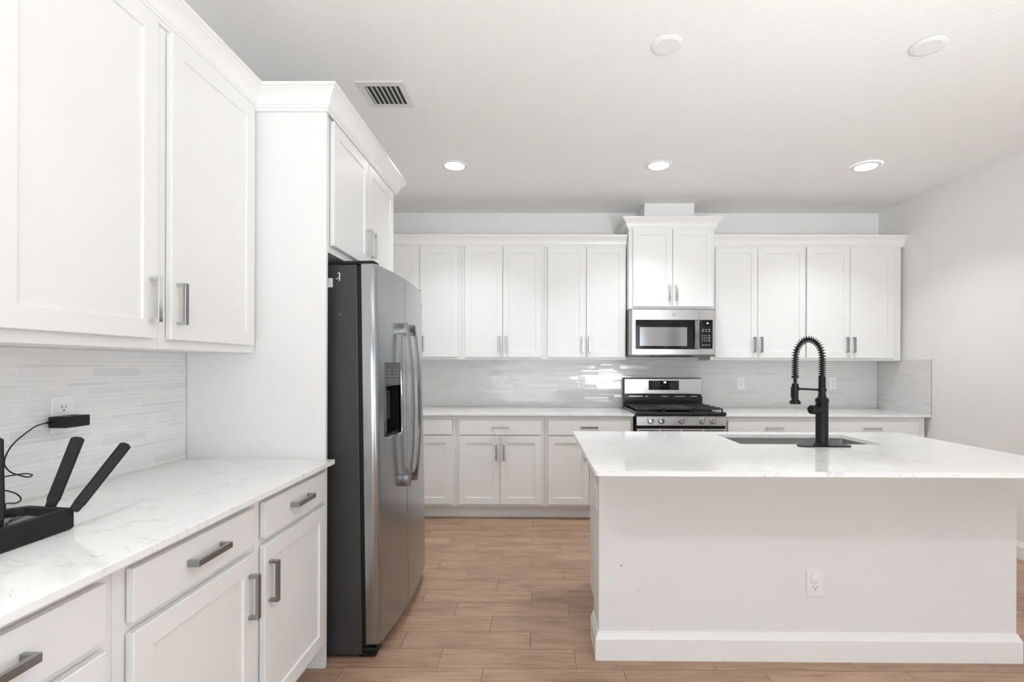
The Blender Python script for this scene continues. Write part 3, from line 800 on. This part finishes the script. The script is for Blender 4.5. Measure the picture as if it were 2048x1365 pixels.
b.faces.new(va); b.faces.new(vb[::-1]); kpn = obj('knob_panel', b, 'steel', rg_, O)
axk = Vector((0, -1, .12)).normalized()
for x in (.9665, 1.0565, 1.2265, 1.3965, 1.4875):
    b = BM(); c = Vector((x, 4.0955, .861))
    lathe(b, [(.0275, 0), (.0285, .003), (.027, .006), (.0235, .008), (.022, .022), (.020, .025), (.004, .0255)], c, 28, axk)
    kb = obj('knob', b, 'chrome', kpn, O, True)
    b = BM(); box(b, -.0035, .0035, -.021, .021, .018, .034, .001, 1); xform(b, b.verts[:], Matrix.Translation(c) @ Matrix.Rotation(math.radians(90 - 7), 4, 'X'))
    obj('knob_grip', b, 'chrome', kb, O)
    b = BM(); box(b, x + .020, x + .027, 4.0990, 4.102, .883, .887); box(b, x - .034, x - .029, 4.0990, 4.102, .882, .887); obj('burner_mark', b, 'void', kpn, O)
b = BM(); box(b, rx0 + .006, rx1 - .006, 4.083, 4.124, .24, .796, .006, 2); od = obj('oven_door', b, 'steel', rg_, O)
b = BM(); box(b, rx0 + .10, rx1 - .10, 4.081, 4.085, .34, .66, .002, 1); obj('oven_window', b, 'glass_black', od, O)
b = BM()
for k in range(4): box(b, rx0 + .02 + k * .182, rx0 + .185 + k * .182, 4.0815, 4.09, .781, .787)
obj('vent_slots', b, 'void', od, O)
b = BM(); tube(b, [(rx0 + .05, 4.035, .745), (rx1 - .05, 4.035, .745)], .012, 16)
for x in (rx0 + .075, rx1 - .075): box(b, x - .012, x + .012, 4.037, 4.084, .735, .755, .003)
obj('oven_handle', b, 'handle_steel', od, O, True)
b = BM(); box(b, rx0 + .006, rx1 - .006, 4.085, 4.124, .06, .232, .006, 2); obj('storage_drawer', b, 'steel', rg_, O)
# back guard
b = BM(); box(b, rx0, rx1, 4.715, 4.775, .90, 1.2065, .010, 3); box(b, rx0 + .001, rx1 - .001, 4.690, 4.716, .93, 1.035, .003); bgd = obj('back_guard', b, 'enamel', rg_, O)
b = BM(); box(b, rx0 + .006, rx1 - .004, 4.692, 4.717, 1.048, 1.2015, .008, 3); bp = obj('control_fascia', b, 'steel', bgd, O)
b = BM(); box(b, 1.0865, 1.378, 4.6905, 4.693, 1.091, 1.1815, .001, 1); cd = obj('control_display', b, 'glass_black', bp, O)
b = BM(); q = 4.70 / 973.5 / 8.533
for yy, cols in ((210, (648, 690, 738)), (243, (648, 692, 740)), (273, (650, 695, 742, 795, 848, 948, 990)), (305, (655, 698, 950, 992)), (243, (905, 948, 990))):
    for c in cols: box(b, 1.0865 + (c - 570) * q - .004, 1.0865 + (c - 570) * q + .004, 4.6899, 4.6906, 1.1815 - (yy - 188) * q - .0028, 1.1815 - (yy - 188) * q + .0028)
obj('key_labels', b, mat('dim_print', (.22, .22, .22), .5), cd, O)
b = BM()
for i, ch in enumerate('100'): digit(b, 1.226 + i * .0095, 1.157, .0145, SEG[ch], 4.6905)
obj('clock_digits', b, 'digits', cd, O)
b = BM(); 
for x0, x1 in ((.895, 1.03), (1.05, 1.08), (1.21, 1.27), (1.34, 1.43), (1.49, 1.55)): box(b, x0, x1, 4.688, 4.6905, 1.027, 1.033)
obj('modelled_highlight_strip', b, 'steel', bgd, O)  # short steel strips modelled in place of highlights on the guard's ledge
# grates and burners
for gi, (x0, x1) in enumerate(((.862, 1.085), (1.347, 1.588))):
    b = BM(); y0, y1, z0, z1 = 4.135, 4.665, .950, .962; t_ = .011
    box(b, x0, x0 + t_, y0, y1, z0, z1, .002, 1); box(b, x1 - t_, x1, y0, y1, z0, z1, .002, 1)
    for k in range(9):
        y = y0 + (y1 - y0 - t_) * k / 8; box(b, x0, x1, y, y + t_ * .8, z0 + .001, z1 + (.006 if k % 2 else 0), .002, 1)
    xm = (x0 + x1) / 2; box(b, xm - t_ / 2, xm + t_ / 2, y0, y1, z0, z1, .002, 1)
    for x in (x0, x1 - t_):
        for y in (y0, (y0 + y1) / 2, y1 - t_): box(b, x, x + t_, y, y + t_, .9335, z0 + .002, .001, 1)
    obj('grate', b, 'iron', ct_, O)
    for y in (4.26, 4.54):
        b = BM(); lathe(b, [(.052, 0), (.052, .008), (.036, .010), (.036, .016), (.030, .0175)], (xm, y, .9335), 28); obj('burner', b, 'iron', ct_, O, True)
b = BM(); x0, x1 = 1.095, 1.337
box(b, x0, x1, 4.150, 4.655, .955, .964, .004, 2)
for x in (x0, x1 - .012):
    for y in (4.15, 4.643): box(b, x, x + .012, y, y + .012, .9335, .957)
box(b, x0, x1, 4.135, 4.147, .948, .970, .003, 1)
obj('griddle', b, 'iron', ct_, O)
b = BM(); lathe(b, [(.05, 0), (.05, .008), (.03, .010)], (1.216, 4.4, .9335), 28); obj('burner', b, 'iron', ct_, O, True)

# ------------------------------------------------------------------ router, adapter, cord
rt = thing('wifi_router', 'black router with upright antennas on the left countertop', 'router', (-1.22, 1.1, CT)); O = rt.location
x0, x1, ya, yb_ = -1.335, -1.152, .905, 1.207; zt = .966
b = BM()
pl = [(x1, ya), (x1, yb_), (x0 + .055, yb_ + .018), (x0, yb_ - .03), (x0, ya + .03), (x0 + .055, ya - .018)]
pts0 = [(x + (.004 if x < -1.2 else -.004), y) for x, y in pl]
rgs = []
for ins, z in ((.006, CT + .0005), (0, CT + .006), (0, zt - .003), (.003, zt)):
    c = Vector((-1.24, 1.056)); rgs.append([b.verts.new((x + (c.x - x) * ins * 8, y + (c.y - y) * ins * 5, z)) for x, y in pl])
for i in range(3):
    for k in range(6): b.faces.new((rgs[i][k], rgs[i][(k + 1) % 6], rgs[i + 1][(k + 1) % 6], rgs[i + 1][k]))
b.faces.new(rgs[0][::-1])
# top rim with sunken well
inn = [b.verts.new((-1.243 + (x + 1.243) * .80, 1.056 + (y - 1.056) * .88, zt)) for x, y in pl]
wel = [b.verts.new((-1.243 + (x + 1.243) * .76, 1.056 + (y - 1.056) * .85, zt - .014)) for x, y in pl]
for k in range(6):
    b.faces.new((rgs[3][k], rgs[3][(k + 1) % 6], inn[(k + 1) % 6], inn[k])); b.faces.new((inn[k], inn[(k + 1) % 6], wel[(k + 1) % 6], wel[k]))
b.faces.new(wel)
rb = obj('housing', b, 'blackplastic', rt, O)
b = BM(); box(b, -1.30, -1.185, .95, 1.185, zt - .0138, zt - .010, .003, 1); obj('glossy_lid', b, 'glass_black', rb, O)
def antenna(p0, p1, w0=.0135, wd=(1, 0, 0)):
    b = BM(); p0, p1 = Vector(p0), Vector(p1); d = (p1 - p0).normalized()
    s = (Vector(wd) - d * d.dot(Vector(wd))).normalized(); n = d.cross(s); L = (p1 - p0).length; R = []
    for u, w_, t_ in ((0, .0095, .006), (.02, .0105, .007), (.08, .0115, .0075), (.11, w0 * .93, .0055), (.97, w0, .0045), (.985, w0 * .8, .004), (1, w0 * .45, .003)):
        c = p0 + d * L * u
        R.append([b.verts.new(c + s * a * w_ + n * e * t_) for a, e in ((-1, -.4), (-.75, -1), (.75, -1), (1, -.4), (1, .4), (.75, 1), (-.75, 1), (-1, .4))])
    for i in range(len(R) - 1):
        for k in range(8): b.faces.new((R[i][k], R[i][(k + 1) % 8], R[i + 1][(k + 1) % 8], R[i + 1][k]))
    b.faces.new(R[0]); b.faces.new(R[-1])
    return obj('antenna', b, 'blackplastic', rt, O)
antenna((-1.240, 1.236, .958), (-1.240, 1.312, 1.126), .0145, (.9, .6, 0))
antenna((-1.152, 1.206, .958), (-1.122, 1.328, 1.106), .0135, (.6, .8, 0))
antenna((-1.221, 1.095, .952), (-1.226, 1.094, 1.157), .0145, (.6, .8, 0))
antenna((-1.152, .915, .952), (-1.140, .84, 1.12), .0135, (.6, .8, 0))

ad = thing('power_adapter', 'black power adapter plugged into the left backsplash outlet', 'power adapter', (-1.475, 1.53, 1.125)); O = ad.location
b = BM(); box(b, -1.506, -1.448, 1.492, 1.573, 1.1255, 1.1605, .003, 2); ab = obj('adapter_body', b, 'blackplastic', ad, O)
b = BM(); box(b, -1.5165, -1.505, 1.545, 1.563, 1.132, 1.155, .001); obj('plug_prongs', b, 'blackplastic', ad, O)
b = BM(); lathe(b, [(.0045, 0), (.0045, .008), (.0028, .012)], (-1.496, 1.492, 1.143), 12, (0, -1, 0)); obj('cord_strain_relief', b, 'blackplastic', ab, O, True)
cord = [(-1.497, 1.484, 1.1436), (-1.497, 1.4718, 1.1425), (-1.495, 1.4461, 1.1377), (-1.49, 1.4129, 1.122), (-1.485, 1.3822, 1.1043), (-1.48, 1.3605, 1.0865), (-1.475, 1.3443, 1.0657), (-1.468, 1.3355, 1.0452), (-1.46, 1.3423, 1.0244),
        (-1.45, 1.3565, 1.0115), (-1.445, 1.376, 1.0015), (-1.44, 1.3828, 1.0061), (-1.437, 1.363, 1.0144), (-1.435, 1.3386, 1.0171), (-1.43, 1.3023, 1.0199), (-1.42, 1.2632, 1.0184), (-1.41, 1.2602, .9983), (-1.4, 1.2775, .9887),
        (-1.395, 1.2976, .9754), (-1.39, 1.3057, .9585), (-1.385, 1.2884, .9526), (-1.37, 1.2502, .9622), (-1.35, 1.2292, .9542), (-1.333, 1.2000, .9516)]
b = BM(); tube(b, smooth_path(cord, 6), .0019, 8)
obj('cord', b, 'blackplastic', ad, O, True)

# ------------------------------------------------------------------ ceiling fixtures
def downlight(label, x, y, power, lensmat='lens', tilt=0.0, group='lit recessed ceiling lights'):
    r = thing('recessed_light', label, 'ceiling light', (x, y, ZC), 0, group)
    b = BM(); lathe(b, [(.0965, 0), (.0965, -.003), (.090, -.0075), (.074, -.009), (.0695, -.0045), (.0695, 0)], (0, 0, -.0002), 40, (0, 0, 1), False); obj('trim_ring', b, 'trim', r, None, True)
    b = BM(); lathe(b, [(.0695, -.0048), (.062, -.0095), (.040, -.013), (.015, -.0145), (.001, -.0146)], (0, 0, 0), 32, (0, 0, 1), False); obj('lens', b, lensmat, r, None, True)
    ld = bpy.data.lights.new('downlight_beam', 'AREA'); ld.shape = 'DISK'; ld.size = .13; ld.energy = power; ld.spread = math.radians(112); ld.color = (.95, .98, 1.0)
    lo = bpy.data.objects.new('downlight_beam', ld); COL.objects.link(lo); lo.parent = r; lo.location = (0, 0, -.016)
    if tilt: r.rotation_euler = (0, tilt, 0); r.location.z -= .004
downlight('lit round recessed ceiling light, left of the three, above the refrigerator aisle', -.612, 3.64, LAMP_STRENGTH)
downlight('lit round recessed ceiling light in the middle, in front of the microwave', .9117, 3.635, LAMP_STRENGTH)
downlight('lit round recessed ceiling light, right of the three, slightly loose from the ceiling', 2.455, 3.645, LAMP_STRENGTH, tilt=math.radians(1.2))
for x in (-.61, .912, 2.455):
    for y in (.25, -1.25):
        downlight('round recessed ceiling light in the room behind the camera', x, y, LAMP_REAR, group='recessed lights behind the camera')
def blank(label, x, y, tilt=0):
    b = BM(); lathe(b, [(.0725, 0), (.0725, -.003), (.069, -.0058), (.060, -.0066), (.058, -.0085), (.001, -.0095)], (0, 0, 0), 48, (0, 0, 1), True)
    o = solo('ceiling_cover_plate', b, 'trim', label, 'cover plate', 'round blank ceiling covers', True)
    o.location = (x, y, ZC - .0003)
    if tilt: o.rotation_euler = (tilt * .5, tilt, 0); o.location.z -= .004
blank('round white blank cover plate on the ceiling above the island, left of two', .606, 2.275)
blank('round white blank cover plate on ceiling above island, right of two, slightly loose', 1.822, 2.278, math.radians(2.0))
vt = thing('ceiling_vent', 'square white metal air vent with louvers in the ceiling', 'vent', (-.831, 2.687, ZC)); O = vt.location
vx0, vx1, vy0, vy1 = -.9575, -.7065, 2.561, 2.813; ix0, ix1, iy0, iy1 = -.926, -.738, 2.600, 2.784
b = BM()
for a in ((vx0, vx1, vy0, iy0), (vx0, vx1, iy1, vy1), (vx0, ix0, iy0, iy1), (ix1, vx1, iy0, iy1)): box(b, *a, ZC - .006, ZC - .0003)
obj('frame', b, mat('vent_white', (.70, .695, .685), .45), vt, O)
b = BM(); box(b, ix0, ix1, iy0, iy1, ZC - .0012, ZC - .0004); obj('duct_opening', b, 'ductgrey', vt, O)
for k in range(7):
    x = ix0 + .012 + k * (ix1 - ix0 - .02) / 6.5
    b = BM(); vs = box(b, -.0085, .0085, iy0, iy1, -.0006, .0006); xform(b, vs, Matrix.Translation((x, 0, ZC - .0075)) @ Matrix.Rotation(math.radians(35), 4, 'Y'))
    obj('louver', b, 'trim', vt, O)
b = BM()
for y in (2.58, 2.795): lathe(b, [(.0035, 0), (.003, -.0015)], (-.832, y, ZC - .006), 12, (0, 0, 1)); 
obj('screws', b, 'nickel', vt, O)
